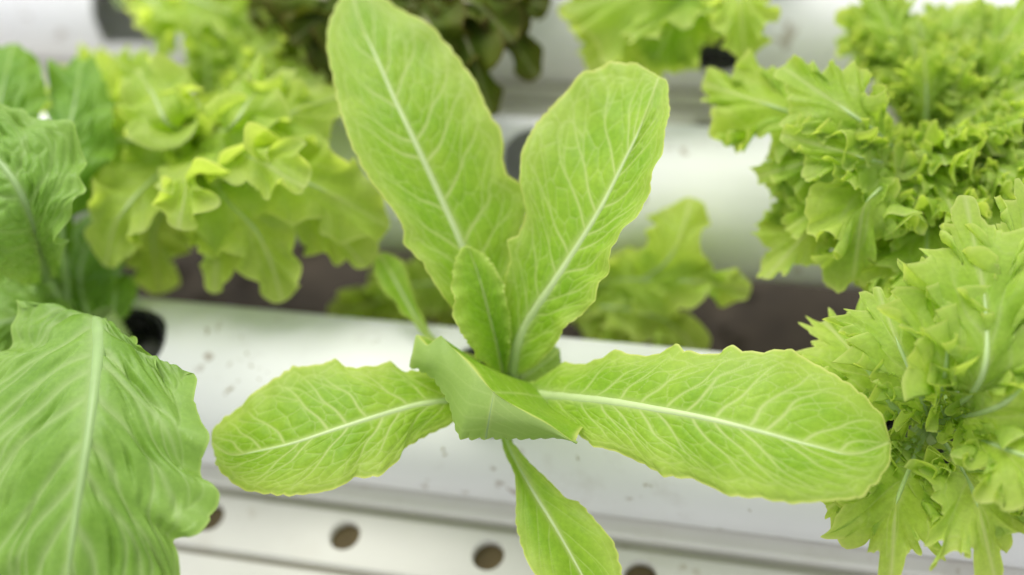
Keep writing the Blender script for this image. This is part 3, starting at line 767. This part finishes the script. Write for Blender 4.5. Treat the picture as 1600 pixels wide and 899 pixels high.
FU = head('frilly_lettuce', HOLES[1][2], HY[1], 'large out-of-focus frilly lettuce in the middle pipe, upper right', M_FRILL, M_FRIB, 72,
     whorl(2, 76, .135, .055, .020, .014, 22, 78, 40, 60, skip=((126, 206),)), env_fan, lambda r: mod_frilly(r, .30), group='frilly light-green lettuces', **FRK)
for i, (mid, W) in enumerate([([(1330, 210, .10), (1220, 170, .12), (1112, 135, .11)], .020), ([(1330, 240, .10), (1270, 250, .11), (1205, 270, .10)], .018),
        ([(1360, 250, .12), (1300, 230, .13), (1240, 215, .13)], .016), ([(1380, 290, .11), (1340, 340, .11), (1335, 410, .09)], .022), ([(1360, 200, .13), (1290, 150, .14), (1230, 110, .14)], .018)]):
    extra(FU, 780+i, mid, W, M_FRILL, M_FRIB, env_fan, lambda r: mod_frilly(r, .3), **FRK)
FRS = {**FRK, 'ruff': ((.0034, 2.6), (.0030, 7), (.0014, 15)), 'nu': 460}
spk = lambda r: mod_frilly(r, .30, 1)
FR = head('frilly_lettuce', .22, HY[0], 'frilly pale-green lettuce with sharp jagged margins in the nearest pipe, lower right', M_FRILL, M_FRIB, 73,
     [(50, .10, .018, 50, 15)], env_stalk, spk, group='frilly light-green lettuces', **FRS)
for i, (mid, W, roll) in enumerate([
        ([(1420, 735, .07), (1400, 790, .08), (1395, 858, .070)], 0.0225, -.2),
        ([(1510, 745, .075), (1530, 800, .085), (1545, 862, .075)], 0.0225, .2),
        ([(1400, 640, .08), (1350, 570, .09), (1295, 510, .085)], 0.0207, .0),
        ([(1440, 620, .10), (1405, 540, .115), (1375, 462, .115)], 0.0198, -.3),
        ([(1475, 600, .12), (1480, 520, .135), (1460, 430, .135)], 0.0189, .3),
        ([(1530, 600, .13), (1540, 480, .145), (1515, 345, .150)], 0.0216, -.2),
        ([(1560, 580, .13), (1610, 460, .14), (1620, 330, .14)], 0.0225, .2),
        ([(1540, 690, .10), (1620, 718, .12), (1740, 750, .125)], 0.0180, .1),
        ([(1550, 640, .12), (1620, 590, .13), (1720, 540, .13)], 0.0216, -.1),
        ([(1400, 720, .07), (1350, 760, .07), (1290, 795, .06)], 0.0126, .0)]):
    extra(FR, 730+i, mid, W, M_FRILL, M_FRIB, env_stalk, spk, roll=roll, **FRS)
FT = head('frilly_lettuce', HOLES[2][2], HY[2], 'frilly lettuce in the farthest pipe, cut off by the top edge', M_FRILL, M_FRIB, 74,
     whorl(4, 14, .095, .06, .026, .02, 25, 70, 40, 30, skip=((280, 360), (0, 50))), env_fan, lambda r: mod_frilly(r, .22), group='frilly light-green lettuces', **{**FRK, 'nu': 180, 'ns': 34})
for i, (mid, W) in enumerate([([(1040, 20, .10), (970, 45, .10), (930, 100, .08)], .036), ([(1070, 10, .11), (1040, 60, .10), (1020, 105, .085)], .028),
        ([(1150, -10, .12), (1160, 40, .12), (1165, 90, .10)], .016), ([(1060, -20, .12), (980, -10, .12), (900, 10, .11)], .034)]):
    extra(FT, 740+i, mid, W, M_FRILL, M_FRIB, env_fan, lambda r: mod_frilly(r, .2), **{**FRK, 'nu': 200})
RED = head('red_lettuce', HOLES[2][1], HY[2], 'dark green and reddish lettuce in the farthest pipe, behind the tall leaf', M_RED, M_RRIB, 75,
     whorl(5, 18, .115, .06, .024, .020, 25, 70, 42, 80), env_spoon, lambda r: mod_lobed(r, 6, .5), **OAKK)
for i, (mid, W) in enumerate([([(700, 20, .12), (740, 90, .12), (765, 172, .09)], 0.0225), ([(740, 10, .12), (800, 60, .11), (836, 115, .09)], 0.0210),
        ([(640, 20, .12), (560, 40, .12), (440, 70, .10)], 0.0315), ([(600, 0, .12), (500, 0, .12), (400, 20, .11)], 0.0300), ([(760, -20, .13), (810, 0, .12), (850, 10, .11)], 0.0210),
        ([(650, 40, .10), (600, 90, .09), (560, 140, .07)], 0.0255), ([(720, 0, .13), (780, 20, .13), (800, 60, .12)], .02), ([(690, 60, .12), (720, 110, .11), (740, 150, .10)], .018), ([(580, 20, .13), (500, 20, .13), (460, 60, .12)], .024), ([(540, 0, .13), (470, -10, .13), (410, -10, .12)], .022), ([(670, 40, .13), (690, 90, .12), (700, 130, .10)], 0.0225)]):
    extra(RED, 750+i, mid, W, M_RED, M_RRIB, env_spoon, lambda r: mod_lobed(r, 6, .55), **OAKK)
LIME = head('lime_lettuce', HOLES[2][0], HY[2], 'small lime lettuce at the top left, growing from the big hole', M_OAK, M_ORIB, 76,
     [(-12, .12, .024, 45, 5), (8, .13, .024, 40, 0), (25, .12, .024, 45, 10)],
     env_spoon, lambda r: mod_lobed(r, 4, .4), **OAKK)
for i, (mid, W) in enumerate([([(260, -20, .09), (330, 10, .11), (415, 40, .10)], .028), ([(235, 0, .09), (255, 40, .10), (262, 90, .08)], .016), ([(280, 10, .10), (320, 50, .10), (370, 100, .08)], .028)]):
    extra(LIME, 760+i, mid, W, M_OAK, M_ORIB, env_spoon, lambda r: mod_lobed(r, 4, .35), **OAKK)

# low plant growing up from the soil between the two nearer pipes
lx, ly = P(850, 470, -.05)[:2]
LOW = empty('low_lettuce', (lx, ly, GZ-.005), 'blurred pale lobed lettuce growing up between the nearest and middle pipes', 'lettuce')
stem(LOW, (lx, ly, GZ-.005), (lx, ly, -.055), .007)
def low(seed, mid, W, **kw):
    rng = np.random.default_rng(seed)
    M = np.array([P(*p) for p in mid])
    d = dict(OAKK); d.update(kw)
    env = d.pop('env', env_spoon); lob = d.pop('lob', (3.5, .4))
    auto_leaf(LOW, M, W, env, mod_lobed(rng, *lob), CM[:, 2], rng, mat=M_OAK, ribmat=M_ORIB, **d)
low(81, [(850, 480, -.06), (950, 440, .0), (1010, 437, .02), (1090, 440, .025), (1168, 452, .02)], .019, lob=(5., .5))
low(82, [(850, 480, -.06), (960, 450, .0), (1030, 420, .03), (1065, 370, .05), (1078, 318, .055)], .021, lob=(2.4, .45))
low(83, [(870, 490, -.06), (940, 480, -.01), (1010, 490, -.005), (1070, 520, -.01), (1090, 560, -.015)], .016)
low(85, [(850, 490, -.06), (930, 480, -.02), (965, 510, -.02), (980, 555, -.025)], .020)
low(86, [(850, 480, -.06), (760, 450, -.02), (700, 440, -.01), (640, 445, -.01), (580, 435, -.01)], .020)
low(87, [(850, 480, -.06), (730, 470, -.03), (640, 460, -.02), (580, 475, -.02), (515, 488, -.02)], .018)
low(88, [(850, 480, -.06), (780, 500, -.05), (720, 490, -.05), (680, 480, -.05)], .022)

# cross bars that carry the pipes, outside the view
for i, (x, lb) in enumerate(((-1.2, 'left'), (1.0, 'right'))):
    V, F = prism_x([(-.16, -R_PIPE-.028), (-.16, -R_PIPE-.001), (.5, -R_PIPE-.001), (.5, -R_PIPE-.028)], x-.015, x+.015)
    e = empty('support_frame', (x, .17, GZ), f'steel trestle carrying the pipes beyond the {lb} edge', 'support', 'steel trestles under the pipes')
    mesh_obj('crossbar', V, F, M_STEEL, e, smooth=False)
    for y in (-.13, .47):
        V, F = prism_x([(y-.012, GZ-.01), (y+.012, GZ-.01), (y+.012, -R_PIPE-.028), (y-.012, -R_PIPE-.028)], x-.012, x+.012)
        mesh_obj('leg', V, F, M_STEEL, e, smooth=False)
